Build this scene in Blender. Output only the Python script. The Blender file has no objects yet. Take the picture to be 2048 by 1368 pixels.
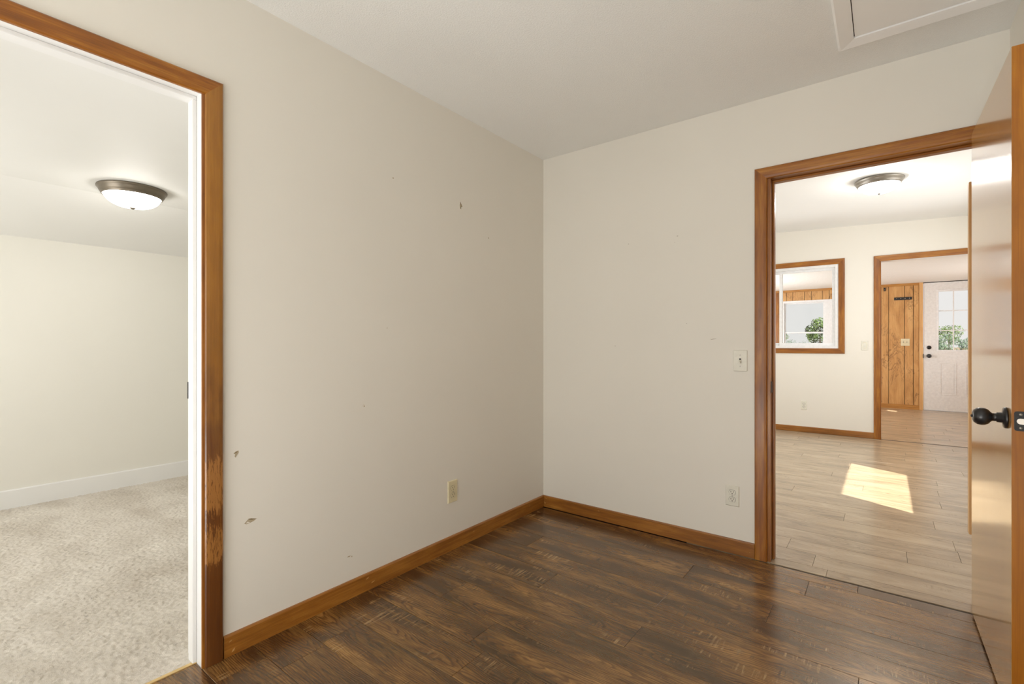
import bpy, bmesh, math, random
import numpy as np
from mathutils import Vector, Matrix
random.seed(7)
rng = np.random.default_rng(7)
S = bpy.context.scene
COL = S.collection
R = math.radians

# ------------------------------------------------------------------ camera, world, sun, daylight, exposure
cam = bpy.data.cameras.new('camera'); camo = bpy.data.objects.new('camera', cam); COL.objects.link(camo)
camo.location = (1.9035, -2.8205, 1.1427); camo.rotation_euler = (R(90), 0, R(37.743))
cam.sensor_width = 36; cam.lens = 16.90; cam.shift_y = .0019; cam.clip_start = .02; cam.clip_end = 600
S.camera = camo
S.view_settings.view_transform = 'Standard'; S.view_settings.look = 'None'
S.view_settings.gamma = 1; S.view_settings.use_curve_mapping = False
S.view_settings.exposure = 0.0
S.cycles.max_bounces = 10; S.cycles.diffuse_bounces = 6; S.cycles.glossy_bounces = 4
S.cycles.transparent_max_bounces = 12; S.cycles.sample_clamp_indirect = 8.0
S.cycles.use_denoising = True

W = bpy.data.worlds.new('sky'); S.world = W; W.use_nodes = True
wn = W.node_tree; wn.nodes.clear()
wo = wn.nodes.new('ShaderNodeOutputWorld'); wb = wn.nodes.new('ShaderNodeBackground')
wt = wn.nodes.new('ShaderNodeTexCoord'); wx = wn.nodes.new('ShaderNodeSeparateXYZ'); wr = wn.nodes.new('ShaderNodeValToRGB')
wr.color_ramp.elements[0].position = .22; wr.color_ramp.elements[0].color = (1.0, .965, .94, 1)
wr.color_ramp.elements[1].position = .7; wr.color_ramp.elements[1].color = (.55, .72, 1, 1)
wn.links.new(wt.outputs['Generated'], wx.inputs[0]); wn.links.new(wx.outputs['Z'], wr.inputs[0])
wn.links.new(wr.outputs[0], wb.inputs[0]); wn.links.new(wb.outputs[0], wo.inputs[0])
wb.inputs[1].default_value = .92

SUN_EL, SUN_H = 46.9, (-.882, .471)          # light travels towards -x, +y
sun = bpy.data.lights.new('sun', 'SUN'); suno = bpy.data.objects.new('sun', sun); COL.objects.link(suno)
sun.energy = 14; sun.color = (1, .92, .77); sun.angle = R(.6)
sd = Vector((SUN_H[0] * math.cos(R(SUN_EL)), SUN_H[1] * math.cos(R(SUN_EL)), -math.sin(R(SUN_EL))))
suno.rotation_euler = sd.to_track_quat('-Z', 'Y').to_euler(); suno.location = (12, -4, 12)

def area(name, loc, direction, sx, sy, power, color):
    l = bpy.data.lights.new(name, 'AREA'); o = bpy.data.objects.new(name, l); COL.objects.link(o)
    l.shape = 'RECTANGLE'; l.size = sx; l.size_y = sy; l.energy = power; l.color = color
    o.location = loc; o.rotation_euler = Vector(direction).to_track_quat('-Z', 'Y').to_euler()
    return o
# area lights for daylight from assumed windows out of frame, plus added fills
area('daylight_main_window', (1.15, -5.0, 1.35), (0, 1, .10), 1.5, 1.2, 15, (1, .985, .95))
area('fill_up_from_main_floor', (1.15, -3.55, .15), (0, .55, 1), 1.7, 1.3, 49, (.975, .98, .965))  # added fill aimed at the ceiling, stands in for floor bounce
area('daylight_kitchen_window', (2.80, 2.95, 1.55), (-1, 0, .15), 1.6, 1.1, 22, (.95, .975, 1))
area('fill_middle_left', (-.55, 2.2, 1.0), (1, .05, .55), 2.4, 1.2, 46, (.96, .98, 1))  # added fill to even out the middle room; this wall has no window
area('daylight_porch_window', (3.55, 6.4, 1.35), (-1, .1, .35), 2.2, 1.2, 24, (.95, .975, 1))
area('fill_porch_left', (-.55, 6.3, 1.2), (1, .15, .6), 2.0, 1.2, 100, (.97, .985, 1))  # added fill kept out of view, brightens the porch boards and ceiling
area('daylight_bedroom_window', (-1.5, -4.1, .9), (0, 1, .75), 1.6, 1.1, 32, (.98, .985, .98))

# ------------------------------------------------------------------ helpers
def lin(r, g, b):
    f = lambda c: (c / 255 / 12.92) if c / 255 <= .04045 else ((c / 255 + .055) / 1.055) ** 2.4
    return (f(r), f(g), f(b), 1)

def newmat(name):
    m = bpy.data.materials.new(name); m.use_nodes = True
    nt = m.node_tree; b = nt.nodes['Principled BSDF']
    return m, nt, b
def N(nt, t, **kw):
    n = nt.nodes.new(t)
    for k, v in kw.items():
        if k.startswith('i_'): n.inputs[k[2:].replace('_', ' ')].default_value = v
        else: setattr(n, k, v)
    return n
def ramp(nt, src, stops, interp='LINEAR'):
    r = nt.nodes.new('ShaderNodeValToRGB'); e = r.color_ramp.elements; r.color_ramp.interpolation = interp
    while len(e) < len(stops): e.new(.5)
    for i, (p, c) in enumerate(stops):
        e[i].position = p; e[i].color = c if len(c) == 4 else (*c, 1)
    nt.links.new(src, r.inputs[0]); return r.outputs[0]
def mixc(nt, fac, a, b, mode='MIX'):
    m = nt.nodes.new('ShaderNodeMix'); m.data_type = 'RGBA'; m.blend_type = mode
    for s, v in ((m.inputs['Factor'], fac), (m.inputs['A'], a), (m.inputs['B'], b)) if False else ((m.inputs[0], fac), (m.inputs[6], a), (m.inputs[7], b)):
        if hasattr(v, 'is_linked'): nt.links.new(v, s)
        else: s.default_value = v
    return m.outputs[2]
def math_(nt, op, a, b=None):
    m = nt.nodes.new('ShaderNodeMath'); m.operation = op
    for i, v in enumerate((a, b)):
        if v is None: continue
        if hasattr(v, 'is_linked'): nt.links.new(v, m.inputs[i])
        else: m.inputs[i].default_value = v
    return m.outputs[0]
def coords(nt, scale, rand=False, loc=(0, 0, 0)):
    tc = nt.nodes.new('ShaderNodeTexCoord'); v = tc.outputs['Object']
    if rand:
        oi = nt.nodes.new('ShaderNodeObjectInfo'); mu = nt.nodes.new('ShaderNodeVectorMath'); mu.operation = 'MULTIPLY_ADD'
        cx = nt.nodes.new('ShaderNodeCombineXYZ')
        for i in range(3): nt.links.new(oi.outputs['Random'], cx.inputs[i])
        nt.links.new(cx.outputs[0], mu.inputs[0]); mu.inputs[1].default_value = (37.3, 91.7, 53.1); nt.links.new(v, mu.inputs[2]); v = mu.outputs[0]
    mp = nt.nodes.new('ShaderNodeMapping'); mp.inputs['Scale'].default_value = scale; mp.inputs['Location'].default_value = loc
    nt.links.new(v, mp.inputs[0]); return mp.outputs[0]
def noise(nt, vec, scale=1, detail=4, rough=.55, dist=0):
    n = nt.nodes.new('ShaderNodeTexNoise'); nt.links.new(vec, n.inputs['Vector'])
    n.inputs['Scale'].default_value = scale; n.inputs['Detail'].default_value = detail
    n.inputs['Roughness'].default_value = rough; n.inputs['Distortion'].default_value = dist
    return n.outputs[0]
def bump(nt, b, h, strength=.2, dist=.002):
    n = nt.nodes.new('ShaderNodeBump'); n.inputs['Strength'].default_value = strength; n.inputs['Distance'].default_value = dist
    nt.links.new(h, n.inputs['Height']); nt.links.new(n.outputs[0], b.inputs['Normal'])

def plain(name, c, rough=.5, metal=0, **kw):
    m, nt, b = newmat(name)
    n = noise(nt, coords(nt, (1, 1, 1)), 30, 3)
    d = tuple(x * .93 for x in c[:3]); u = tuple(min(1, x * 1.04) for x in c[:3])
    nt.links.new(ramp(nt, n, [(.3, d), (.7, u)]), b.inputs['Base Color'])
    b.inputs['Roughness'].default_value = rough; b.inputs['Metallic'].default_value = metal
    for k, v in kw.items(): b.inputs[k.replace('_', ' ')].default_value = v
    return m
def paint(name, c, tex=0, scale=120, rough=.6):
    m, nt, b = newmat(name)
    v = coords(nt, (1, 1, 1))
    big = noise(nt, v, 1.3, 3)
    d = tuple(x * .975 for x in c[:3])
    nt.links.new(ramp(nt, big, [(.3, d), (.7, c[:3])]), b.inputs['Base Color'])
    b.inputs['Roughness'].default_value = rough
    if tex:
        h = ramp(nt, noise(nt, v, scale, 4, .6, .3), [(.42, (0, 0, 0)), (.62, (1, 1, 1))])
        bump(nt, b, h, tex, .004)
    else:
        bump(nt, b, noise(nt, v, 260, 2), .05, .001)
    return m
AX = {'x': (1, 14, 14), 'y': (14, 1, 14), 'z': (14, 14, 1)}
def wood(name, axis, dark, mid, light, rough=.35, coat=.3, fig=.5, scale=4.0, wear=None, rand=True, veins=0):
    m, nt, b = newmat(name)
    v = coords(nt, AX[axis], rand)
    warp = noise(nt, coords(nt, tuple(s * .35 for s in AX[axis]), rand), 2.0, 3)
    g1 = noise(nt, v, scale, 8, .62, .4)
    fine = noise(nt, coords(nt, tuple((s * 1.0 if s == 1 else s * 5) for s in AX[axis]), rand), scale * 1.5, 4, .6)
    tone = noise(nt, coords(nt, tuple((.8 if s == 1 else 3.2) for s in AX[axis]), rand), 2.4, 4, .6, .6)
    c = ramp(nt, math_(nt, 'ADD', math_(nt, 'MULTIPLY', g1, fig), math_(nt, 'MULTIPLY', tone, 1 - fig)), [(.30, dark), (.50, mid), (.68, light)])
    c = mixc(nt, math_(nt, 'MULTIPLY', ramp(nt, fine, [(.45, (0, 0, 0)), (.62, (1, 1, 1))]), .32), c, (*dark[:3], 1))
    if veins:
        vn = noise(nt, coords(nt, tuple((1.1 if s == 1 else 3.4) for s in AX[axis])), 1.4, 6, .68, 1.2)
        band = math_(nt, 'ABSOLUTE', math_(nt, 'SUBTRACT', vn, .5))
        mask = ramp(nt, noise(nt, coords(nt, (1, 1, .8)), 1.7, 2), [(.42, (0, 0, 0)), (.6, (1, 1, 1))])
        thin = ramp(nt, band, [(.0, (1, 1, 1)), (.018, (0, 0, 0))])
        c = mixc(nt, math_(nt, 'MULTIPLY', math_(nt, 'MULTIPLY', thin, mask), veins), c, lin(92, 55, 24))
    if wear:      # newer dark stain on the lower half, amber varnish above, then scraped patches down to bare wood, between two heights
        sx = nt.nodes.new('ShaderNodeSeparateXYZ'); tc = nt.nodes.new('ShaderNodeTexCoord'); nt.links.new(tc.outputs['Object'], sx.inputs[0])
        zz = math_(nt, 'MULTIPLY', sx.outputs['Z'], 1 / 2.2)
        ed = math_(nt, 'ADD', sx.outputs['Z'], math_(nt, 'MULTIPLY', noise(nt, coords(nt, (9, 9, 3)), 2.2, 4), .5))
        st = ramp(nt, math_(nt, 'MULTIPLY', ed, .5), [(.54, (0, 0, 0)), (.66, (.7, .7, .7)), (.98, (1, 1, 1))])
        c = mixc(nt, st, mixc(nt, .55, c, lin(70, 36, 8)), mixc(nt, .45, c, lin(176, 122, 30)))
        k = ramp(nt, zz, [(p / 2.2, (q, q, q)) for p, q in wear])
        sc = noise(nt, coords(nt, (26, 26, 3.2)), 7, 7, .7, .5)
        msk = ramp(nt, math_(nt, 'ADD', sc, math_(nt, 'MULTIPLY', k, .30)), [(.66, (0, 0, 0)), (.72, (1, 1, 1))])
        c = mixc(nt, math_(nt, 'MULTIPLY', msk, .85), c, lin(160, 108, 52))
    nt.links.new(c, b.inputs['Base Color'])
    b.inputs['Roughness'].default_value = rough; b.inputs['Coat Weight'].default_value = coat; b.inputs['Coat Roughness'].default_value = .13
    bump(nt, b, g1, .12, .001)
    return m

def plank_material(name, ca, cb_, cc, cd_, dk, ye, sat):
    m, nt, b = newmat(name)
    v = coords(nt, (1, 1, 1), True)
    def c(s): return coords(nt, s, True)
    oi = nt.nodes.new('ShaderNodeObjectInfo'); tc = nt.nodes.new('ShaderNodeTexCoord'); sp = nt.nodes.new('ShaderNodeSeparateXYZ'); nt.links.new(tc.outputs['Object'], sp.inputs[0])
    rx = math_(nt, 'SUBTRACT', oi.outputs['Random'], .5); ry = math_(nt, 'SUBTRACT', math_(nt, 'FRACT', math_(nt, 'MULTIPLY', oi.outputs['Random'], 17.7)), .5)
    wob = noise(nt, c((2.2, 8, 1)), 1.6, 3, .5)                              # cathedral figure: long ellipses round a heart in each plank
    ex = math_(nt, 'MULTIPLY', math_(nt, 'SUBTRACT', sp.outputs['X'], rx), .085)
    ey = math_(nt, 'SUBTRACT', sp.outputs['Y'], math_(nt, 'MULTIPLY', ry, .13))
    rad = math_(nt, 'SQRT', math_(nt, 'ADD', math_(nt, 'MULTIPLY', ex, ex), math_(nt, 'MULTIPLY', ey, ey)))
    rad = math_(nt, 'ADD', rad, math_(nt, 'MULTIPLY', wob, .055))
    rings = math_(nt, 'FRACT', math_(nt, 'MULTIPLY', rad, 125))
    rings = ramp(nt, rings, [(0, (0, 0, 0)), (.35, (.8, .8, .8)), (.8, (1, 1, 1)), (1, (0, 0, 0))])
    fine = noise(nt, c((3.5, 70, 1)), 4, 7, .72)
    tone = noise(nt, c((1.6, 6, 1)), 1.5, 5, .55, .5)
    mix = math_(nt, 'ADD', math_(nt, 'MULTIPLY', tone, .58), math_(nt, 'ADD', math_(nt, 'MULTIPLY', fine, .32), math_(nt, 'MULTIPLY', rings, .10)))
    col = ramp(nt, mix, [(.37, ca), (.47, cb_), (.56, cc), (.68, cd_)])
    blk = ramp(nt, noise(nt, c((1.1, 5, 1)), 2.2, 6, .7, .6), [(.50, (0, 0, 0)), (.74, (1, 1, 1))])
    col = mixc(nt, math_(nt, 'MULTIPLY', blk, .60 * sat), col, dk)
    yel = ramp(nt, noise(nt, c((1.2, 9, 1)), 1.9, 5, .65, .4), [(.53, (0, 0, 0)), (.76, (1, 1, 1))])
    col = mixc(nt, math_(nt, 'MULTIPLY', math_(nt, 'MULTIPLY', yel, ramp(nt, fine, [(.35, (.25, .25, .25)), (.6, (1, 1, 1))])), .85), col, ye)
    saw = ramp(nt, noise(nt, c((95, 7, 1)), 1.0, 3, .6), [(.52, (0, 0, 0)), (.62, (1, 1, 1))])
    sawm = ramp(nt, noise(nt, c((2.2, 8, 1)), 1.5, 2), [(.55, (0, 0, 0)), (.66, (1, 1, 1))])
    sm = math_(nt, 'MULTIPLY', saw, sawm)
    tint = ramp(nt, noise(nt, c((2, 4, 1)), 1.1, 1), [(.45, lin(40, 33, 26)), (.52, lin(182, 150, 104))])
    col = mixc(nt, math_(nt, 'MULTIPLY', sm, .6 * sat), col, tint)
    knot = nt.nodes.new('ShaderNodeTexVoronoi'); nt.links.new(c((1.5, 4, 1)), knot.inputs['Vector']); knot.inputs['Scale'].default_value = 1.3
    kn = ramp(nt, knot.outputs['Distance'], [(.035, (1, 1, 1)), (.06, (0, 0, 0))])
    col = mixc(nt, math_(nt, 'MULTIPLY', kn, .8 * sat), col, lin(34, 24, 17))
    nt.links.new(col, b.inputs['Base Color'])
    b.inputs['Roughness'].default_value = .27; b.inputs['IOR'].default_value = 1.42 + .42 * sat
    b.inputs['Specular Tint'].default_value = (1, .80, .58, 1)
    b.inputs['Coat Weight'].default_value = .15; b.inputs['Coat Roughness'].default_value = .12
    bump(nt, b, math_(nt, 'ADD', fine, math_(nt, 'MULTIPLY', sm, .6)), .10, .001)
    return m

M = {}
M['wall'] = paint('warm_cream_wall_paint', (.80, .772, .705))
M['wall3'] = paint('cream_wall_paint', (.82, .79, .72))
M['bedwall'] = paint('pale_cream_wall_paint', (.81, .795, .735))
M['ceil'] = paint('stippled_ceiling_paint', (.89, .895, .875), .3, 150)
M['hatch'] = paint('bright_white_trim_paint', (.93, .93, .92), rough=.4)
M['ceil_s'] = paint('smooth_ceiling_paint', (.82, .82, .80))
M['ceil_t'] = paint('swirled_ceiling_paint', (.85, .84, .80), .6, 22)
M['white'] = paint('white_gloss_paint', (.84, .84, .83), rough=.35)
M['plank'] = plank_material('distressed_dark_oak_plank', lin(40, 25, 13), lin(80, 53, 28), lin(110, 76, 40), lin(166, 123, 66), lin(42, 32, 22), lin(162, 122, 66), 1)
M['plank_sheen'] = plank_material('sheen_painted_oak_plank', lin(140, 124, 104), lin(162, 145, 122), lin(178, 160, 135), lin(194, 177, 152), lin(130, 118, 104), lin(196, 176, 144), .35)  # bright floor sheen of the far rooms painted in as a paler oak
cd, cm_, cl = lin(100, 53, 10), lin(150, 90, 22), lin(190, 130, 42)
for a in 'xyz': M['trim_' + a] = wood('stained_fir_trim_' + a, a, cd, cm_, cl, .40, .16)
for a in 'xyz': M['base_' + a] = wood('stained_fir_baseboard_' + a, a, lin(106, 62, 16), lin(152, 96, 32), lin(184, 126, 52), .4, .2)
M['trim_worn'] = wood('scuffed_fir_trim', 'z', lin(84, 42, 10), lin(128, 74, 22), lin(168, 112, 40), .34, .35,
                      wear=[(0, 0), (.33, 0), (.37, .8), (.46, .7), (.52, .3), (.57, .85), (.71, .9), (.77, .05), (1.0, 0)])
M['door'] = wood('varnished_birch_veneer', 'z', lin(158, 108, 48), lin(190, 142, 76), lin(208, 164, 98), .22, .8, .35, 3.0)
M['dooredge'] = wood('amber_door_edge', 'z', lin(140, 82, 14), lin(172, 106, 20), lin(196, 130, 30), .3, .4, .3)
M['pine'] = wood('knotty_pine_panel', 'z', lin(172, 122, 66), lin(204, 156, 96), lin(222, 178, 118), .5, .1, .4, 3, rand=False, veins=.8)
M['pine_t'] = wood('pale_pine_trim', 'z', lin(196, 148, 92), lin(218, 172, 114), lin(228, 188, 132), .5, .1)
M['pine_x'] = wood('pine_rail', 'x', lin(150, 100, 44), lin(186, 132, 62), lin(206, 152, 80), .5, .1)
M['ivory'] = plain('ivory_plastic', lin(222, 212, 178), .35)
M['whitep'] = plain('white_plastic', lin(226, 224, 212), .35)
M['slot'] = plain('dark_slot', lin(40, 34, 26), .6)
M['steel'] = plain('brushed_steel', (.62, .58, .54), .3, 1)
M['black'] = plain('oil_rubbed_black_metal', (.012, .012, .014), .32, 0, Coat_Weight=.3)
M['bronze'] = plain('bronze_lamp_metal', (.20, .17, .13), .38, .7)
M['nickel'] = plain('brushed_nickel_metal', (.34, .31, .27), .35, .7)
M['gold'] = plain('brass_strip', (.72, .52, .24), .35, .6)
M['chip'] = plain('exposed_drywall_core', lin(178, 164, 138), .9)
M['chipd'] = plain('torn_paint_edge', lin(136, 120, 94), .9)
M['chipw'] = plain('white_filler', lin(226, 220, 208), .9)
M['nick'] = plain('bare_wood_nick', lin(190, 146, 88), .8)
M['vinyl'] = plain('white_vinyl_frame', (.84, .85, .86), .35)
M['doorw'] = plain('white_steel_door', (.80, .80, .79), .4)
M['bark'] = plain('tree_bark', lin(84, 66, 50), .9)
def foliage(name, a, b_):
    m, nt, b = newmat(name); n = noise(nt, coords(nt, (1, 1, 1)), 1.4, 4)
    nt.links.new(ramp(nt, n, [(.35, a), (.65, b_)]), b.inputs['Base Color']); b.inputs['Roughness'].default_value = .7
    return m
M['leaf'] = foliage('green_leaves', lin(44, 62, 30), lin(104, 130, 62))
M['leaf2'] = foliage('blue_green_leaves', lin(60, 80, 66), lin(108, 132, 108))
def grass():
    m, nt, b = newmat('dry_lawn'); n = noise(nt, coords(nt, (1, 1, 1)), .25, 6, .7)
    nt.links.new(ramp(nt, n, [(.35, lin(96, 92, 70)), (.65, lin(150, 118, 98))]), b.inputs['Base Color']); b.inputs['Roughness'].default_value = .95
    return m
M['lawn'] = grass()
def globe_mat(name, k, c=(1, .965, .90, 1)):
    m, nt, b = newmat(name); nt.nodes.remove(b)
    e = nt.nodes.new('ShaderNodeEmission'); e.inputs[0].default_value = c; e.inputs[1].default_value = k
    nt.links.new(e.outputs[0], nt.nodes['Material Output'].inputs[0]); return m
M['globe_bed'] = globe_mat('lit_frosted_glass_bedroom', 26)
M['globe_3'] = globe_mat('lit_frosted_glass_middle_room', 70, (1, .985, .955, 1))
M['globe_main'] = globe_mat('lit_frosted_glass_main_room', 30)
def glass():
    m, nt, b = newmat('window_glass'); nt.nodes.remove(b)
    t = nt.nodes.new('ShaderNodeBsdfTransparent'); g = nt.nodes.new('ShaderNodeBsdfGlossy'); g.inputs['Roughness'].default_value = .02
    t.inputs[0].default_value = (.96, .97, .97, 1)
    f = nt.nodes.new('ShaderNodeFresnel'); f.inputs[0].default_value = 1.45; x = nt.nodes.new('ShaderNodeMixShader')
    gb = nt.nodes.new('ShaderNodeNewGeometry')
    nt.links.new(math_(nt, 'MULTIPLY', f.outputs[0], math_(nt, 'SUBTRACT', 1.0, gb.outputs['Backfacing'])), x.inputs[0]); nt.links.new(t.outputs[0], x.inputs[1]); nt.links.new(g.outputs[0], x.inputs[2])
    nt.links.new(x.outputs[0], nt.nodes['Material Output'].inputs[0]); return m
M['glass'] = glass()
def carpet_mat():
    m, nt, b = newmat('beige_cut_pile_carpet'); v = coords(nt, (1, 1, 1))
    big = noise(nt, coords(nt, (1, 1.6, 1)), 2.6, 3, .5, .5)
    sm = noise(nt, v, 420, 2, .6)
    c = ramp(nt, math_(nt, 'ADD', math_(nt, 'MULTIPLY', big, .55), math_(nt, 'MULTIPLY', sm, .45)), [(.36, lin(196, 186, 172)), (.5, lin(214, 206, 194)), (.64, lin(228, 221, 210))])
    nt.links.new(c, b.inputs['Base Color']); b.inputs['Roughness'].default_value = 1; b.inputs['Specular IOR Level'].default_value = .1
    b.inputs['Sheen Weight'].default_value = .15
    bump(nt, b, noise(nt, v, 330, 2, .6), .5, .003)
    return m
M['carpet'] = carpet_mat()

# ---- geometry helpers (world coordinates in, converted to the parent's frame on linking)
def wpos(p):
    v = Vector((0, 0, 0))
    while p: v = v + p.location; p = p.parent
    return v
def link(name, bm, mat, parent=None, smooth=False, origin=None, bevel=0):
    if bevel: bmesh.ops.bevel(bm, geom=list(bm.edges), offset=bevel, segments=1, affect='EDGES', clamp_overlap=True)
    bmesh.ops.recalc_face_normals(bm, faces=bm.faces)
    me = bpy.data.meshes.new(name)
    base = wpos(parent)
    o_w = Vector(origin) if origin is not None else base
    bmesh.ops.translate(bm, verts=bm.verts, vec=-o_w)
    bm.to_mesh(me); bm.free()
    if smooth:
        for p in me.polygons: p.use_smooth = True
    me.materials.append(mat)
    o = bpy.data.objects.new(name, me); COL.objects.link(o)
    if parent: o.parent = parent
    o.location = o_w - base
    return o
def box(bm, x0, x1, y0, y1, z0, z1):
    v = [bm.verts.new(p) for p in ((x0, y0, z0), (x1, y0, z0), (x1, y1, z0), (x0, y1, z0), (x0, y0, z1), (x1, y0, z1), (x1, y1, z1), (x0, y1, z1))]
    for f in ((0, 3, 2, 1), (4, 5, 6, 7), (0, 1, 5, 4), (1, 2, 6, 5), (2, 3, 7, 6), (3, 0, 4, 7)): bm.faces.new([v[i] for i in f])
def boxes(*bs):
    bm = bmesh.new()
    for b in bs: box(bm, *b)
    return bm
def hexa(bm, P):
    v = [bm.verts.new(p) for p in P]
    for f in ((0, 3, 2, 1), (4, 5, 6, 7), (0, 1, 5, 4), (1, 2, 6, 5), (2, 3, 7, 6), (3, 0, 4, 7)): bm.faces.new([v[i] for i in f])
def prism(bm, A, B):
    a = [bm.verts.new(p) for p in A]; b = [bm.verts.new(p) for p in B]; n = len(a)
    bm.faces.new(a); bm.faces.new(b[::-1])
    for i in range(n): bm.faces.new([a[i], b[i], b[(i + 1) % n], a[(i + 1) % n]])
def lathe(prof, seg=48, axis='z', centre=(0, 0, 0), closed=False):
    bm = bmesh.new(); rings = []
    for r, h in prof:
        if r < 1e-6: rings.append([bm.verts.new((0, 0, h))])
        else: rings.append([bm.verts.new((r * math.cos(2 * math.pi * k / seg), r * math.sin(2 * math.pi * k / seg), h)) for k in range(seg)])
    for a, b in zip(rings, rings[1:]):
        for k in range(seg):
            q = (k + 1) % seg
            if len(a) == 1 and len(b) == 1: continue
            if len(a) == 1: bm.faces.new([a[0], b[k], b[q]])
            elif len(b) == 1: bm.faces.new([a[k], b[0], a[q]])
            else: bm.faces.new([a[k], b[k], b[q], a[q]])
    if axis == '-x': bmesh.ops.transform(bm, verts=bm.verts, matrix=Matrix.Rotation(R(-90), 4, 'Y'))
    if axis == '-y': bmesh.ops.transform(bm, verts=bm.verts, matrix=Matrix.Rotation(R(90), 4, 'X'))
    bmesh.ops.translate(bm, verts=bm.verts, vec=centre)
    return bm
def thing(name, label, cat, loc, group=None):
    o = bpy.data.objects.new(name, None); COL.objects.link(o); o.location = loc; o.empty_display_size = .05
    o['label'] = label; o['category'] = cat
    if group: o['group'] = group
    return o
def struct(o, label=None):
    o['kind'] = 'structure'
    if label: o['label'] = label
    return o
def sempty(name, loc, label=None):
    o = bpy.data.objects.new(name, None); COL.objects.link(o); o.location = loc; o.empty_display_size = .05
    return struct(o, label)

# ------------------------------------------------------------------ shell
XR, H1 = 2.313, 2.44           # main room width and height
Y3, X3R = 4.44, 2.86           # middle room: far wall, right wall
Y4, X4R, H4 = 8.10, 3.62, 2.206
DX0, DX1, DZ = 1.433, 2.212, 2.010     # back doorway, between jambs
LY0, LY1, LZ = -2.915, -2.150, 2.030   # left doorway
T = .018
def z3(x): return 2.631 - .0384 * (x - .714)
struct(link('wall_left', boxes((-.12, 0, -5.2, LY0 - T, 0, H1), (-.12, 0, LY1 + T, .12, 0, H1), (-.12, 0, LY0 - T, LY1 + T, LZ + T, H1)), M['wall']))
wall_left = bpy.data.objects['wall_left']
wall_back = struct(link('wall_back', boxes((0, DX0 - T, 0, .12, 0, 2.70), (DX1 + T, X4R, 0, .12, 0, 2.70), (DX0 - T, DX1 + T, 0, .12, DZ + T, 2.70), (-.72, 0, 0.0005, .12, 0, 2.70)), M['wall']))
struct(link('wall_right', boxes((XR, XR + .12, -5.2, 0, 0, H1)), M['wall']))
struct(link('wall_front', boxes((0, .4, -5.32, -5.2, 0, H1), (1.9, XR + .12, -5.32, -5.2, 0, H1), (.4, 1.9, -5.32, -5.2, 0, .85), (.4, 1.9, -5.32, -5.2, 2.05, H1)), M['wall']))
struct(link('ceiling', boxes((0, XR + .12, -5.32, 0, H1, H1 + .1)), M['ceil']))
# middle room
WX0, WX1, WZ0, WZ1 = .20, 1.451, 1.086, 2.145    # inside window
OX0, OX1, OZ = 1.875, 2.690, 2.135               # far doorway
struct(link('wall_middle_far', boxes((-.72, WX0, Y3, Y3 + .12, 0, 2.75), (WX1, OX0 - T, Y3, Y3 + .12, 0, 2.75), (WX0, WX1, Y3, Y3 + .12, 0, WZ0), (WX0, WX1, Y3, Y3 + .12, WZ1, 2.75),
     (OX1 + T, X4R, Y3, Y3 + .12, 0, 2.75), (OX0 - T, OX1 + T, Y3, Y3 + .12, OZ + T, 2.75)), M['wall3']))
struct(link('wall_middle_left', boxes((-.72, -.6, .12, Y3, 0, 2.75)), M['wall3']))
bm = bmesh.new(); hexa(bm, [(-.72, .12, z3(-.72)), (X3R + .12, .12, z3(X3R + .12)), (X3R + .12, Y3, z3(X3R + .12)), (-.72, Y3, z3(-.72)),
                            (-.72, .12, 2.80), (X3R + .12, .12, 2.80), (X3R + .12, Y3, 2.80), (-.72, Y3, 2.80)])
struct(link('ceiling_middle', bm, M['ceil_s']))
# right wall of the middle room with the window the sun comes through
te = math.tan(R(SUN_EL))
def back_to(x, pt, xw):    # where the ray that lands on pt (floor) crosses x = xw
    t = (xw - pt[0]) / -SUN_H[0]
    return (pt[1] - SUN_H[1] * t, t * te)
sy0, sz0 = back_to(0, (2.058, 1.375), X3R); sy1, _ = back_to(0, (2.058, 2.594), X3R); _, sz1 = back_to(0, (1.562, 0), X3R)
struct(link('wall_middle_right', boxes((X3R, X3R + .12, .12, sy0 - .04, 0, 2.75), (X3R, X3R + .12, sy1 + .04, Y3, 0, 2.75), (X3R, X3R + .12, sy0 - .04, sy1 + .04, 0, sz0 - .04), (X3R, X3R + .12, sy0 - .04, sy1 + .04, sz1 + .04, 2.75)), M['wall3']))
w3 = sempty('window_3', (X3R, (sy0 + sy1) / 2, sz0))
link('window_frame', boxes((X3R, X3R + .04, sy0 - .04, sy1 + .04, sz0 - .04, sz0), (X3R, X3R + .04, sy0 - .04, sy1 + .04, sz1, sz1 + .04), (X3R, X3R + .04, sy0 - .04, sy0, sz0, sz1), (X3R, X3R + .04, sy1, sy1 + .04, sz0, sz1)), M['vinyl'], w3)
link('pane', boxes((X3R + .018, X3R + .022, sy0, sy1, sz0, sz1)), M['glass'], w3)
# far porch room
E0, E1, EZ0, EZ1 = .285, 1.036, .80, 1.992       # first outside window
F0, F1 = 1.085, 1.76                              # second outside window
D0, D1, DT = 2.440, 3.395, 2.192                 # white outside door
struct(link('wall_porch_far', boxes((-.72, E0, Y4 + .012, Y4 + .13, 0, 2.4), (E1, F0, Y4 + .012, Y4 + .13, 0, 2.4), (F1, D0 - .004, Y4 + .012, Y4 + .13, 0, 2.4), (D1 + .004, X4R + .12, Y4 + .012, Y4 + .13, 0, 2.4),
     (E0, E1, Y4 + .012, Y4 + .13, 0, EZ0), (E0, E1, Y4 + .012, Y4 + .13, EZ1, 2.4), (F0, F1, Y4 + .012, Y4 + .13, 0, EZ0), (F0, F1, Y4 + .012, Y4 + .13, EZ1, 2.4), (D0 - .004, D1 + .004, Y4 + .012, Y4 + .13, DT + .004, 2.4)), M['slot']))
wall4 = bpy.data.objects['wall_porch_far']
struct(link('wall_porch_left', boxes((-.72, -.6, Y3 + .12, Y4, 0, 2.4)), M['pine']))
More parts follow.
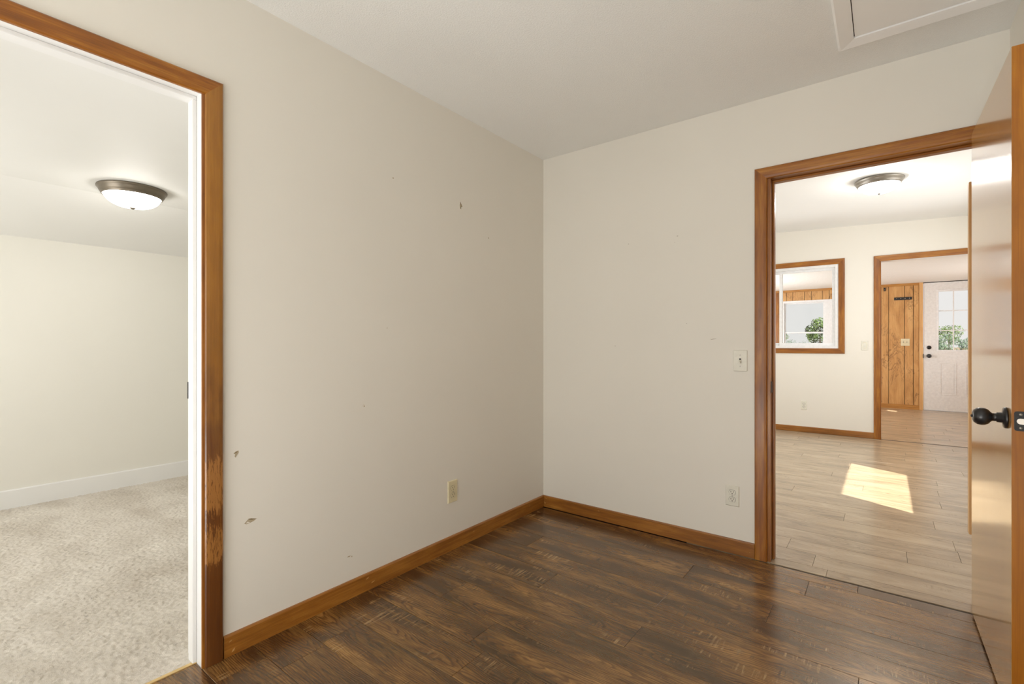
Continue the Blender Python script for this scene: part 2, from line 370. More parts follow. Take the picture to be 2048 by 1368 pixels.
PY0, PY1, PZ0, PZ1 = 6.63, 6.92, 1.83, 2.17
struct(link('wall_porch_right', boxes((X4R, X4R + .12, Y3, PY0, 0, 2.75), (X4R, X4R + .12, PY1, Y4 + .13, 0, 2.75), (X4R, X4R + .12, PY0, PY1, 0, PZ0), (X4R, X4R + .12, PY0, PY1, PZ1, 2.75)), M['pine']))
struct(link('ceiling_porch', boxes((-.72, X4R + .12, Y3 + .12, Y4 + .13, H4, H4 + .1)), M['ceil_t']))
# bedroom
BX, BK, CX, CZ = -2.883, 1.893, -2.12, 2.118
struct(link('wall_bedroom_far', boxes((BX - .1, BX, -4.5, .6, 0, BK)), M['bedwall']))
struct(link('wall_bedroom_right', boxes((BX, -.12, .5, .6, 0, 2.3)), M['bedwall']))
struct(link('wall_bedroom_front', boxes((BX, -2.3, -4.6, -4.5, 0, 2.3), (-.7, -.12, -4.6, -4.5, 0, 2.3), (-2.3, -.7, -4.6, -4.5, 0, .75), (-2.3, -.7, -4.6, -4.5, 1.9, 2.3)), M['bedwall']))
bm = bmesh.new()
prism(bm, [(-.12, -4.6, CZ), (CX, -4.6, CZ), (BX - .1, -4.6, BK - .1 * (CZ - BK) / (CX - BX)), (BX - .1, -4.6, 2.35), (-.12, -4.6, 2.35)],
          [(-.12, .6, CZ), (CX, .6, CZ), (BX - .1, .6, BK - .1 * (CZ - BK) / (CX - BX)), (BX - .1, .6, 2.35), (-.12, .6, 2.35)])
struct(link('ceiling_bedroom', bm, M['ceil_s']))

# ------------------------------------------------------------------ floors
floor = struct(link('floor', boxes((-.045, XR + .12, -5.32, 0, -.06, -.008), (-.72, X4R + .12, 0, Y4 + .3, -.06, -.008)), M['slot']))
def planks(rows, x0f, x1, joints, mat='plank'):
    for i, (ya, yb) in enumerate(rows):
        x0 = x0f(min(ya, yb), max(ya, yb)); js = sorted(joints.get(i, []))
        xs = [x0]
        start = js[0] if js else x0 + random.uniform(.3, 1.2)
        k = start
        left = []
        while k - x0 > .08: left.append(k); k -= 1.215
        xs += left[::-1]
        k = (js[-1] if js else start) + 1.215
        xs += [j for j in js[1:]]
        while x1 - k > .08: xs.append(k); k += 1.215
        xs.append(x1)
        for a, b in zip(xs, xs[1:]):
            bm = boxes((a + .0006, b - .0006, min(ya, yb) + .0006, max(ya, yb) - .0006, -.010, random.uniform(-.0004, 0)))
            link('plank', bm, M[mat], floor, origin=((a + b) / 2, (ya + yb) / 2, 0), bevel=.0009)
rows = [(-.025, -.111)] + [(-.111 - .17 * k, -.281 - .17 * k) for k in range(30)]
J = {1: [1.618], 2: [1.126], 3: [1.519], 4: [1.12], 6: [1.128], 7: [.316], 9: [.727], 11: [.226], 12: [.120], 5: [.62], 8: [1.86], 10: [1.42]}
planks(rows, lambda a, b: -.045 if b < LY1 + .01 and a > LY0 - .05 else 0.0, XR, J)
rows = [(-.008, .077)] + [(.077 + .1735 * k, .077 + .1735 * (k + 1)) for k in range(25)]
J = {1: [1.611], 3: [2.0], 5: [2.217], 6: [1.696], 10: [2.22], 12: [2.23], 14: [2.245], 19: [2.065], 21: [2.08]}
planks(rows, lambda a, b: 1.0 if b < .1 else -.6, X3R, J, 'plank_sheen')
rows = [(Y3 + .022 + .1735 * k, Y3 + .022 + .1735 * (k + 1)) for k in range(21)]
planks(rows, lambda a, b: -.6, X4R, {}, 'plank_sheen')
# carpet
cb = struct(link('floor_bedroom', boxes((BX, -.05, -4.5, .5, -.06, -.012)), M['slot']))
def carpet():
    x0, x1, y0, y1, st = BX, -.052, -3.05, -.95, .0062
    nx, ny = int((x1 - x0) / st) + 1, int((y1 - y0) / st) + 1
    X, Y = np.meshgrid(np.linspace(x0, x1, nx), np.linspace(y0, y1, ny))
    h = rng.random((ny, nx))
    def blur(a):
        return (a + np.roll(a, 1, 0) + np.roll(a, -1, 0) + np.roll(a, 1, 1) + np.roll(a, -1, 1)) / 5
    m = blur(blur(rng.random((ny, nx)))); m = (m - m.mean()) / m.std()
    Z = .004 + .0080 * (h - .5) + .0006 * m
    X = X + (rng.random((ny, nx)) - .5) * .004; Y = Y + (rng.random((ny, nx)) - .5) * .004
    X[:, -1] = x1; X[:, 0] = x0; Z[:, -1] = -.004
    me = bpy.data.meshes.new('carpet'); nv = nx * ny
    me.vertices.add(nv); me.vertices.foreach_set('co', np.stack([X, Y, Z], -1).astype(np.float32).ravel())
    i = (np.arange(ny - 1)[:, None] * nx + np.arange(nx - 1)[None, :]).ravel()
    q = np.stack([i, i + 1, i + nx + 1, i + nx], -1).ravel(); nf = len(i)
    me.loops.add(nf * 4); me.loops.foreach_set('vertex_index', q.astype(np.int32))
    me.polygons.add(nf); me.polygons.foreach_set('loop_start', (np.arange(nf) * 4).astype(np.int32)); me.polygons.foreach_set('loop_total', np.full(nf, 4, np.int32))
    me.update(); me.validate(); me.materials.append(M['carpet'])
    o = bpy.data.objects.new('carpet', me); COL.objects.link(o)
    o['kind'] = 'stuff'; o['label'] = 'beige cut-pile carpet covering the bedroom floor'; o['category'] = 'carpet'
carpet()
link('rough_border', boxes((BX, -.052, -4.5, -3.05, -.012, .003), (BX, -.052, -.95, .5, -.012, .003)), M['carpet'], cb)
struct(link('trim_5', boxes((-.058, -.043, LY0, LY1, -.008, .0035)), M['gold'], bevel=.0015))
# dark seam between the two floors
struct(link('trim_6', boxes((DX0, DX1, -.0245, -.0085, -.008, -.0045)), M['slot']))

# ------------------------------------------------------------------ baseboards
def bb(name, A, B, n, h, t, mat, parent=None):
    """board from A to B (x,y) along a wall, n = direction into the room, slightly eased top edge"""
    A, B, n = Vector((*A, 0)), Vector((*B, 0)), Vector((*n, 0))
    prof = [(0, .0), (t, .0), (t, h - .006), (t - .003, h), (0, h)]
    bm = bmesh.new()
    prism(bm, [A + n * u + Vector((0, 0, v)) for u, v in prof], [B + n * u + Vector((0, 0, v)) for u, v in prof])
    return struct(link(name, bm, mat, parent))
bb('baseboard_left', (0, -2.081), (0, -.0), (1, 0), .078, .012, M['base_y'])
bb('baseboard_back', (.012, 0), (1.358, 0), (0, -1), .078, .012, M['base_x'])
bb('baseboard_left', (0, -5.2), (0, -2.985), (1, 0), .078, .012, M['base_y'])
bb('baseboard_right', (XR, -5.2), (XR, -.02), (-1, 0), .078, .012, M['base_y'])
bb('baseboard_middle_far', (-.6, Y3), (1.809, Y3), (0, -1), .072, .012, M['base_x'])
bb('baseboard_middle_back', (-.6, .12), (1.36, .12), (0, 1), .072, .012, M['base_x'])
bb('baseboard_middle_right', (X3R, .12), (X3R, Y3), (-1, 0), .072, .012, M['base_y'])
bb('baseboard_bedroom_far', (BX, -4.5), (BX, .5), (1, 0), .133, .014, M['white'])
bb('baseboard_porch_far', (F1, Y4), (2.384, Y4), (0, -1), .078, .012, M['pine_x'])

# ------------------------------------------------------------------ casings and jambs
PROF = [(0, 0), (0, .010), (.004, .0135), (.014, .0155), (.044, .018), (.054, .0175), (.0585, .013), (.060, 0)]
def casing(parent, P, s0, s1, z1, mats, z0=0.0, w=.060, sill=False):
    """mitred mouldings round an opening. P(s, z, v) -> world; s0..s1 inner edges, z1 inner top, z0 bottom"""
    pr = [(u * w / .060, v) for u, v in PROF]
    out = []
    for sg, s in ((-1, s0), (1, s1)):
        bm = bmesh.new()
        bot = [P(s + sg * u, z0 - (u if sill else 0), v) for u, v in pr]; top = [P(s + sg * u, z1 + u, v) for u, v in pr]
        prism(bm, bot, top); out.append(link('casing', bm, mats[1 if sg > 0 else 0], parent))
    bm = bmesh.new(); prism(bm, [P(s0 - u, z1 + u, v) for u, v in pr], [P(s1 + u, z1 + u, v) for u, v in pr]); out.append(link('casing', bm, mats[2], parent))
    if sill:
        bm = bmesh.new(); prism(bm, [P(s0 - u, z0 - u, v) for u, v in pr], [P(s1 + u, z0 - u, v) for u, v in pr]); out.append(link('casing', bm, mats[2], parent))
    return out
# left doorway (to the carpeted bedroom): stained casing, white jamb and stop
d1 = sempty('trim_1', (0, (LY0 + LY1) / 2, 0), 'stained wood casing round the left doorway')
casing(d1, lambda s, z, v: Vector((v, s, z)), LY0 - .006, LY1 + .007, LZ - .006, (M['trim_z'], M['trim_worn'], M['trim_y']))
link('jamb', boxes((-.125, .0, LY1, LY1 + T, -.006, LZ + T)), M['white'], d1)
link('jamb', boxes((-.125, .0, LY0 - T, LY0, -.006, LZ + T)), M['white'], d1)
link('head_jamb', boxes((-.125, .0, LY0, LY1, LZ, LZ + T)), M['white'], d1)
link('jamb_edge', boxes((.0, .008, LY1 - .001, LY1 + .008, 0, LZ - .004)), M['trim_z'], d1)
link('door_stop', boxes((-.085, -.045, LY1 - .013, LY1, 0, LZ - .013)), M['white'], d1, bevel=.002)
link('door_stop', boxes((-.085, -.045, LY0, LY0 + .013, 0, LZ - .013)), M['white'], d1, bevel=.002)
link('door_stop', boxes((-.085, -.045, LY0, LY1, LZ - .013, LZ)), M['white'], d1, bevel=.002)
o = link('strike_plate', boxes((-.0895, -.086, LY1 - .0145, LY1, .945, 1.005)), M['black'], d1); o['label'] = 'black strike plate'
# back doorway
d2 = sempty('trim_2', ((DX0 + DX1) / 2, 0, 0), 'stained wood casing and jamb round the back doorway')
casing(d2, lambda s, z, v: Vector((s, -v, z)), DX0 - .015, DX1 + .010, DZ - .0, (M['trim_z'], M['trim_z'], M['trim_x']))
casing(d2, lambda s, z, v: Vector((s, .12 + v, z)), DX0 - .015, DX1 + .010, DZ + .006, (M['trim_z'], M['trim_z'], M['trim_x']))
link('jamb', boxes((DX0 - T, DX0, 0, .12, -.006, DZ + T)), M['trim_z'], d2)
link('jamb', boxes((DX1, DX1 + T, 0, .12, -.006, DZ + T)), M['trim_z'], d2)
link('head_jamb', boxes((DX0, DX1, 0, .12, DZ, DZ + T)), M['trim_x'], d2)
link('door_stop', boxes((DX0, DX0 + .011, .045, .083, 0, DZ - .011)), M['trim_z'], d2, bevel=.002)
link('door_stop', boxes((DX0, DX1, .045, .083, DZ - .011, DZ)), M['trim_x'], d2, bevel=.002)
link('door_stop', boxes((DX1 - .0115, DX1, .100, .140, .30, 1.86)), M['pine_t'], d2, bevel=.002)
o = link('strike_plate', boxes((DX0, DX0 + .0025, .006, .044, .885, .945)), M['black'], d2, bevel=.001); o['label'] = 'black strike plate'
# far doorway
d3 = sempty('trim_3', ((OX0 + OX1) / 2, Y3, 0), 'stained wood casing round the far doorway')
P3 = lambda s, z, v: Vector((s, Y3 - v, z))
casing(d3, P3, OX0 - .005, OX1 + .005, OZ, (M['trim_z'], M['trim_z'], M['trim_x']), w=.066)
link('jamb', boxes((OX0 - T, OX0, Y3, Y3 + .12, -.006, OZ + T)), M['trim_z'], d3)
link('jamb', boxes((OX1, OX1 + T, Y3, Y3 + .12, -.006, OZ + T)), M['trim_z'], d3)
link('head_jamb', boxes((OX0, OX1, Y3, Y3 + .12, OZ, OZ + T)), M['white'], d3)
struct(link('trim_7', boxes((OX0, OX1, Y3 - .004, Y3 + .020, -.008, -.003)), M['slot']))

# ------------------------------------------------------------------ inside window of the middle room
w1 = sempty('window_1', ((WX0 + WX1) / 2, Y3, WZ0), 'white sliding window in a stained wood casing in the middle room')
casing(w1, P3, WX0, WX1, WZ1, (M['trim_z'], M['trim_z'], M['trim_x']), z0=WZ0, w=.066, sill=True)
fw = .034
bm = boxes((WX0, WX0 + fw, Y3, Y3 + .11, WZ0, WZ1), (WX1 - fw, WX1, Y3, Y3 + .11, WZ0, WZ1), (WX0 + fw, WX1 - fw, Y3, Y3 + .11, WZ0, WZ0 + fw), (WX0 + fw, WX1 - fw, Y3, Y3 + .11, WZ1 - fw, WZ1))
link('window_frame', bm, M['vinyl'], w1)
def sash(parent, x0, x1, z0, z1, y, t=.028, w=.03, mid=None):
    bm = boxes((x0, x0 + w, y, y + t, z0, z1), (x1 - w, x1, y, y + t, z0, z1), (x0 + w, x1 - w, y, y + t, z0, z0 + w), (x0 + w, x1 - w, y, y + t, z1 - w, z1))
    s = link('sash', bm, M['vinyl'], parent)
    link('pane', boxes((x0 + w, x1 - w, y + t / 2 - .002, y + t / 2 + .002, z0 + w, z1 - w)), M['glass'], s)
    return s
sash(w1, .792, WX1 - fw, WZ0 + fw, WZ1 - fw, Y3 + .035, w=.034)
sash(w1, WX0 + fw, .826, WZ0 + fw, WZ1 - fw, Y3 + .070, w=.034)
# outside windows of the porch room
for nm, a, b, lb in (('window_2', E0, E1, 'white double-hung window in the porch wall seen through the inside window'), ('window_4', F0, F1, 'second white double-hung porch window mostly hidden by the inside window frame')):
    w2 = sempty(nm, ((a + b) / 2, Y4, EZ0), lb)
    f = .038
    bm = boxes((a, a + f, Y4 - .012, Y4 + .11, EZ0, EZ1), (b - f, b, Y4 - .012, Y4 + .11, EZ0, EZ1), (a + f, b - f, Y4 - .012, Y4 + .11, EZ0, EZ0 + f), (a + f, b - f, Y4 - .012, Y4 + .11, EZ1 - f, EZ1))
    link('window_frame', bm, M['vinyl'], w2)
    sash(w2, a + f, b - f, 1.345, EZ1 - f, Y4 + .065, w=.022)
    sash(w2, a + f, b - f, EZ0 + f, 1.378, Y4 + .030, w=.022)
w5 = sempty('window_5', (X4R, (PY0 + PY1) / 2, PZ0))
link('window_frame', boxes((X4R, X4R + .05, PY0, PY0 + .04, PZ0, PZ1), (X4R, X4R + .05, PY1 - .04, PY1, PZ0, PZ1), (X4R, X4R + .05, PY0 + .04, PY1 - .04, PZ0, PZ0 + .04), (X4R, X4R + .05, PY0 + .04, PY1 - .04, PZ1 - .04, PZ1)), M['vinyl'], w5)
link('pane', boxes((X4R + .02, X4R + .024, PY0 + .04, PY1 - .04, PZ0 + .04, PZ1 - .04)), M['glass'], w5)

# ------------------------------------------------------------------ porch wall boards
G = [-.6, -.42, -.305, -.11, .02, .14, .262, .367, .475, .672, .789, .968, 1.078, 1.27, 1.39, 1.56, 1.66, 1.86, 1.967, 2.190, 2.305, 2.384]
for a, b in zip(G, G[1:]):
    segs = [(.0, H4)]
    for u0, u1 in ((E0, E1), (F0, F1)):
        if b > u0 + .02 and a < u1 - .02: segs = [(.0, EZ0), (EZ1, H4)]
    for za, zb in segs:
        aa, b2 = a, b
        link('panel_board', boxes((aa + .0035, b2 - .0035, Y4, Y4 + .0125, za, min(zb, 2.165) if zb == H4 else zb)), M['pine'], wall4, bevel=.0015)
struct(link('trim_11', boxes((E1 - .002, F0 + .002, Y4 - .010, Y4 + .10, EZ0, EZ1)), M['vinyl'], bevel=.002))
struct(link('trim_8', boxes((-.6, 2.384, Y4 - .014, Y4 + .012, 2.165, H4)), M['pine_x'], bevel=.002))
struct(link('trim_9', boxes((2.384, 2.436, Y4 - .018, Y4 + .012, 0, H4)), M['pine_t'], bevel=.002))
struct(link('trim_10', boxes((.150, .225, Y4 - .016, Y4 - .0005, 0, 2.165)), M['trim_z'], bevel=.003))

# ------------------------------------------------------------------ white outside door
dw = sempty('door_2', ((D0 + D1) / 2, Y4, 0), 'white outside door with a divided glass upper half')
gx0, gx1, gz0, gz1 = 2.637, 3.200, 1.040, 2.036
YD = Y4 - .006
bm = boxes((D0 + .004, gx0, YD, YD + .044, .006, DT), (gx1, D1 - .004, YD, YD + .044, .006, DT), (gx0, gx1, YD, YD + .044, .006, gz0), (gx0, gx1, YD, YD + .044, gz1, DT))
link('door_leaf', bm, M['doorw'], dw)
bm = bmesh.new()
for a, b, c, d in ((gx0 - .028, gx0, gz0 - .028, gz1 + .028), (gx1, gx1 + .028, gz0 - .028, gz1 + .028), (gx0, gx1, gz0 - .028, gz0), (gx0, gx1, gz1, gz1 + .028)): box(bm, a, b, YD - .009, YD, c, d)
link('glass_frame', bm, M['vinyl'], dw, bevel=.003)
xs = [gx0 + (gx1 - gx0) * k / 3 for k in range(4)]; zs = [gz0 + (gz1 - gz0) * k / 3 for k in range(4)]
for k in (1, 2): link('muntin', boxes((xs[k] - .008, xs[k] + .008, YD + .012, YD + .024, gz0, gz1)), M['vinyl'], dw, bevel=.003)
for k in (1, 2): link('muntin', boxes((gx0, gx1, YD + .013, YD + .023, zs[k] - .008, zs[k] + .008)), M['vinyl'], dw, bevel=.003)
for i in range(3):
    for k in range(3): link('pane', boxes((xs[i] + .001, xs[i + 1] - .001, YD + .026, YD + .030, zs[k] + .001, zs[k + 1] - .001)), M['glass'], dw)
for a, b in ((2.656, 2.860), (2.975, 3.180)):
    bm = bmesh.new()
    for p in ((a, a + .012, .279, .819), (b - .012, b, .279, .819), (a + .012, b - .012, .279, .291), (a + .012, b - .012, .807, .819)): box(bm, p[0], p[1], YD - .006, YD, p[2], p[3])
    box(bm, a + .03, b - .03, YD - .004, YD, .309, .789)
    link('raised_panel', bm, M['doorw'], dw, bevel=.002)
link('deadbolt', lathe([(0, 0), (.032, 0), (.032, .008), (.026, .016), (.012, .018), (.012, .030), (0, .030)], 24, '-y', (2.514, YD, 1.082)), M['black'], dw, True)
link('door_knob', lathe([(0, 0), (.034, 0), (.034, .007), (.014, .012), (.013, .032), (.026, .042), (.030, .055), (.024, .066), (0, .070)], 24, '-y', (2.514, YD, .936)), M['black'], dw, True)
link('latch_guard', boxes((2.432, 2.441, Y4 - .022, Y4 - .016, .90, .97)), M['black'], dw)

# ------------------------------------------------------------------ open wooden door
door = sempty('door_1', (2.222, -.024, 0), 'varnished wooden door standing open against the right wall')
bm = boxes((2.204, 2.239, -.775, -.024, .012, 2.030))
for v in bm.verts: v.co.x += -.008 * (v.co.y + .775) / .75
leaf = link('door_leaf', bm, M['door'], door, bevel=.0012)
bm = boxes((2.2045, 2.2388, -.7765, -.7745, .014, 2.028)); link('edge_band', bm, M['dooredge'], door)
ky, kz = -.708, .914
fx = 2.204 - .008 * (ky + .775) / .75
kn = link('door_knob', lathe([(0, 0), (.0325, 0), (.0325, .004), (.030, .0075), (.016, .010), (.0155, .022), (.0125, .0225), (.0125, .032), (.016, .036), (.0225, .041), (.0268, .049), (.0278, .057), (.026, .066), (.020, .074), (.012, .0775), (.010, .0765), (.006, .0765), (0, .0765)], 40, '-x', (fx, ky, kz)), M['black'], door, True)
kn['label'] = 'black round knob'
link('lock_button', lathe([(0, 0), (.004, 0), (.004, .004), (.003, .005), (0, .005)], 16, '-x', (fx - .0763, ky, kz)), M['black'], kn, True)
lx = 2.2225
rc_ = [(sx * .0135 + -sx * .006 * (1 - math.cos(t)), sz * .029 - sz * .006 * (1 - math.sin(t))) for sx, sz, ts in ((1, 1, (0, 45, 90)), (-1, 1, (90, 45, 0)), (-1, -1, (0, 45, 90)), (1, -1, (90, 45, 0))) for t in [R(q) for q in ts]]
bm = bmesh.new(); prism(bm, [(lx + x, -.7763, kz + z) for x, z in rc_], [(lx + x, -.7795, kz + z) for x, z in rc_])
lp = link('latch_plate', bm, M['black'], door)
lp['label'] = 'black latch plate'
for s in (-1, 1): link('screw', lathe([(0, 0), (.004, 0), (.0035, .001), (0, .0012)], 14, '-y', (lx, -.7795, kz + s * .020)), M['nickel'], lp, True)
dd = [(lx + .007, kz - .0085)] + [(lx - .001 - .0075 * math.cos(a), kz + .0085 * math.sin(a)) for a in [-math.pi / 2 + math.pi * i / 10 for i in range(11)]] + [(lx + .007, kz + .0085)]
bm = bmesh.new(); prism(bm, [(x, -.7793, z) for x, z in dd], [(x, -.781 - .5 * (x - lx + .0085), z) for x, z in dd])
link('latch_bolt', bm, M['steel'], lp)
for z in (.28, 1.05, 1.82): link('hinge', lathe([(0, -.045), (.0055, -.045), (.0055, .045), (0, .045)], 14, 'z', (2.2455, -.0305, z)), M['black'], door, True)

# ------------------------------------------------------------------ attic hatch in the ceiling
ha = sempty('trim_4', (2.02, -.63, H1), 'white framed attic hatch in the ceiling')
ax0, ax1, ay0, ay1 = 1.745, 2.300, -.985, -.277
def hp(bm, a, b, oa, ob):
    pr = [(0, 0), (0, .016), (.006, .021), (.045, .015), (.057, .010), (.057, 0)]
    return pr
PRH = [(0, 0), (0, .014), (.008, .021), (.046, .014), (.058, .011), (.058, 0)]
def hatch_leg(kind):
    bm = bmesh.new()
    if kind in 'wl':
        pass
    if kind == 'x0': prism(bm, [(ax0 + u, ay0 + u, H1 - v) for u, v in PRH], [(ax0 + u, ay1 - u, H1 - v) for u, v in PRH])
    if kind == 'x1': prism(bm, [(ax1 - u, ay0 + u, H1 - v) for u, v in PRH], [(ax1 - u, ay1 - u, H1 - v) for u, v in PRH])
    if kind == 'y0': prism(bm, [(ax0 + u, ay0 + u, H1 - v) for u, v in PRH], [(ax1 - u, ay0 + u, H1 - v) for u, v in PRH])
    if kind == 'y1': prism(bm, [(ax0 + u, ay1 - u, H1 - v) for u, v in PRH], [(ax1 - u, ay1 - u, H1 - v) for u, v in PRH])
    link('frame_moulding', bm, M['hatch'], ha)
for k in ('x0', 'x1', 'y0', 'y1'): hatch_leg(k)
link('hatch_panel', boxes((ax0 + .061, ax1 - .061, ay0 + .061, ay1 - .061, H1 - .006, H1)), M['hatch'], ha)
link('shadow_gap', boxes((ax0 + .057, ax1 - .057, ay0 + .057, ay1 - .057, H1 - .001, H1 + .001)), M['slot'], ha)

# ------------------------------------------------------------------ lamps
def lamp(loc, label, metal, globe, r=.179):
    t = thing('ceiling_lamp', label, 'lamp', loc, None); k = r / .179; x, y, z = loc
    sc = lambda pr: [(a * k, b * k) for a, b in pr]
    link('pan', lathe(sc([(0, 0), (.176, 0), (.179, -.004), (.1785, -.010), (.172, -.014), (.170, -.020), (.166, -.030), (.160, -.040), (.154, -.045), (.155, -.050), (.150, -.053), (.146, -.050), (.146, -.040), (0, -.040)]), 64, 'z', loc), metal, t, True)
    link('glass_bowl', lathe(sc([(.1455, -.046), (.140, -.062), (.127, -.080), (.108, -.095), (.082, -.107), (.05, -.115), (.02, -.118), (0, -.1185)]), 48, 'z', loc), globe, t, True)
    link('finial', lathe(sc([(0, -.1175), (.017, -.1175), (.017, -.120), (.012, -.124), (.006, -.127), (0, -.128)]), 24, 'z', loc), metal, t, True)
    return t
lamp((-1.842, -1.888, CZ), 'bronze rimmed flush ceiling lamp with white glass bowl in the carpeted bedroom', M['bronze'], M['globe_bed'])
lamp((1.868, 2.50, z3(1.868) - .002), 'grey rimmed flush ceiling lamp with white glass bowl in the room past the back doorway', M['nickel'], M['globe_3'])

# ------------------------------------------------------------------ outlets and switches
def outlet(name, label, P, s, z, w, h, mat, group=None):
    """P(s, z, v): v out of the wall"""
    t = thing(name, label, 'outlet', P(s, z - h / 2, 0), group)
    def bx(s0, s1, z0, z1, v0, v1):
        bm = bmesh.new(); hexa(bm, [P(s0, z0, v0), P(s1, z0, v0), P(s1, z0, v1), P(s0, z0, v1), P(s0, z1, v0), P(s1, z1, v0), P(s1, z1, v1), P(s0, z1, v1)]); return bm
    bm = bmesh.new(); w2, h2, e = w / 2, h / 2, .004
    prism(bm, [P(s - w2, z - h2, 0), P(s + w2, z - h2, 0), P(s + w2, z + h2, 0), P(s - w2, z + h2, 0)], [P(s - w2, z - h2, .002), P(s + w2, z - h2, .002), P(s + w2, z + h2, .002), P(s - w2, z + h2, .002)])
    prism(bm, [P(s - w2, z - h2, .002), P(s + w2, z - h2, .002), P(s + w2, z + h2, .002), P(s - w2, z + h2, .002)], [P(s - w2 + e, z - h2 + e, .006), P(s + w2 - e, z - h2 + e, .006), P(s + w2 - e, z + h2 - e, .006), P(s - w2 + e, z + h2 - e, .006)])
    link('cover_plate', bm, mat, t)
    for q in (-1, 1):
        c = z + q * .0195; rr = .0165
        ring = lambda v, k=1.0: [P(s + k * rr * math.cos(a), c + k * max(-.0130, min(.0130, rr * math.sin(a))), v) for a in [2 * math.pi * i / 28 for i in range(28)]]
        bm = bmesh.new(); prism(bm, ring(.0055, 1.07), ring(.0061, 1.07)); link('receptacle_gap', bm, M['slot'], t)
        bm = bmesh.new(); prism(bm, ring(.0055), ring(.0078)); rc = link('receptacle', bm, mat, t)
        for ds, hh in ((-.0065, .0085), (.0065, .007)): link('slot', bx(s + ds - .0013, s + ds + .0013, c + .004 - hh / 2, c + .004 + hh / 2, .0070, .0080), M['slot'], rc)
        link('ground_hole', bx(s - .0024, s + .0024, c - .0095, c - .005, .0070, .0080), M['slot'], rc)
    link('screw', bx(s - .0025, s + .0025, z - .0025, z + .0025, .005, .0072), M['nickel'], t)
    return t
PL = lambda s, z, v: Vector((v, s, z)); PB = lambda s, z, v: Vector((s, -v, z)); P4 = lambda s, z, v: Vector((s, Y4 - v, z))
outlet('wall_outlet', 'ivory duplex outlet on the left wall above the long baseboard', PL, -.905, .322, .074, .122, M['ivory'])
outlet('wall_outlet', 'white duplex outlet on the back wall beside the door casing', PB, 1.247, .312, .070, .112, M['whitep'])
outlet('wall_outlet', 'small white duplex outlet low on the wall of the room past the doorway', P3, 1.080, .345, .068, .115, M['whitep'])
def switch(label, P, s, z, w, h, mat, kind, n=1):
    t = thing('light_switch', label, 'switch', P(s, z - h / 2, 0)); w2, h2, e = w / 2, h / 2, .004
    def bx(s0, s1, z0, z1, v0, v1):
        bm = bmesh.new(); hexa(bm, [P(s0, z0, v0), P(s1, z0, v0), P(s1, z0, v1), P(s0, z0, v1), P(s0, z1, v0), P(s1, z1, v0), P(s1, z1, v1), P(s0, z1, v1)]); return bm
    bm = bx(s - w2, s + w2, z - h2, z + h2, 0, .006)
    for v in bm.verts:
        pass
    link('cover_plate', bm, mat, t, bevel=.002)
    for i in range(n):
        c = s + (i - (n - 1) / 2) * .046
        if kind == 'rocker':
            link('rocker_gap', bx(c - .0180, c + .0180, z - .0345, z + .0345, .005, .0064), M['slot'] if False else M['ivory'], t)
            bm = bmesh.new(); hexa(bm, [P(c - .016, z - .032, .005), P(c + .016, z - .032, .005), P(c + .016, z - .032, .010), P(c - .016, z - .032, .010), P(c - .016, z + .032, .005), P(c + .016, z + .032, .005), P(c + .016, z + .032, .0068), P(c - .016, z + .032, .0068)])
            link('rocker', bm, mat, t)
        else:
            link('toggle_slot', bx(c - .0052, c + .0052, z - .0125, z + .0125, .005, .0064), M['slot'], t)
            bm = bmesh.new(); hexa(bm, [P(c - .0042, z - .010, .005), P(c + .0042, z - .010, .005), P(c + .0036, z - .015, .019), P(c - .0036, z - .015, .019), P(c - .0042, z + .006, .005), P(c + .0042, z + .006, .005), P(c + .0036, z - .006, .021), P(c - .0036, z - .006, .021)])
            link('toggle', bm, mat, t)
            for q in (-1, 1): link('screw', bx(c - .0024, c + .0024, z + q * .030 - .0024, z + q * .030 + .0024, .005, .0070), M['nickel'], t)
    return t
switch('ivory toggle light switch on the back wall beside the door casing', PB, 1.287, 1.052, .070, .114, M['whitep'], 'toggle')
switch('white rocker light switch between the inside window and the far doorway', P3, 1.717, 1.124, .066, .112, M['whitep'], 'rocker')
switch('cream double switch plate on the wood boards beside the white door', P4, 2.197, 1.172, .122, .124, M['ivory'], 'toggle', 2)

# ------------------------------------------------------------------ coat hook rail on the boards
hk = thing('coat_hook_rail', 'black coat hook rail high on the wood boards beside the white door', 'hook rail', (2.166, Y4, 1.920))
link('rail', boxes((2.043, 2.289, Y4 - .010, Y4, 1.918, 1.966)), M['black'], hk, bevel=.002)
for x in (2.078, 2.136, 2.194, 2.252):
    hkk = link('hook', lathe([(0, 0), (.010, 0), (.010, .004), (.005, .006), (.0045, .026), (.009, .032), (.009, .038), (0, .040)], 16, '-y', (x, Y4 - .010, 1.942)), M['black'], hk, True)
    link('hook_tip', lathe([(0, 0), (.0072, 0), (.006, .004), (0, .005)], 14, '-y', (x, Y4 - .049, 1.942)), M['steel'], hkk, True)
sn = thing('motion_sensor', 'small dark brown box high on the boards beside the far doorway casing', 'sensor', (1.915, Y4, 2.095))
link('housing', boxes((1.897, 1.925, Y4 - .024, Y4, 2.09, 2.15)), M['black'], sn, bevel=.004)
link('lens', boxes((1.904, 1.918, Y4 - .027, Y4 - .023, 2.10, 2.12)), M['bronze'], sn)

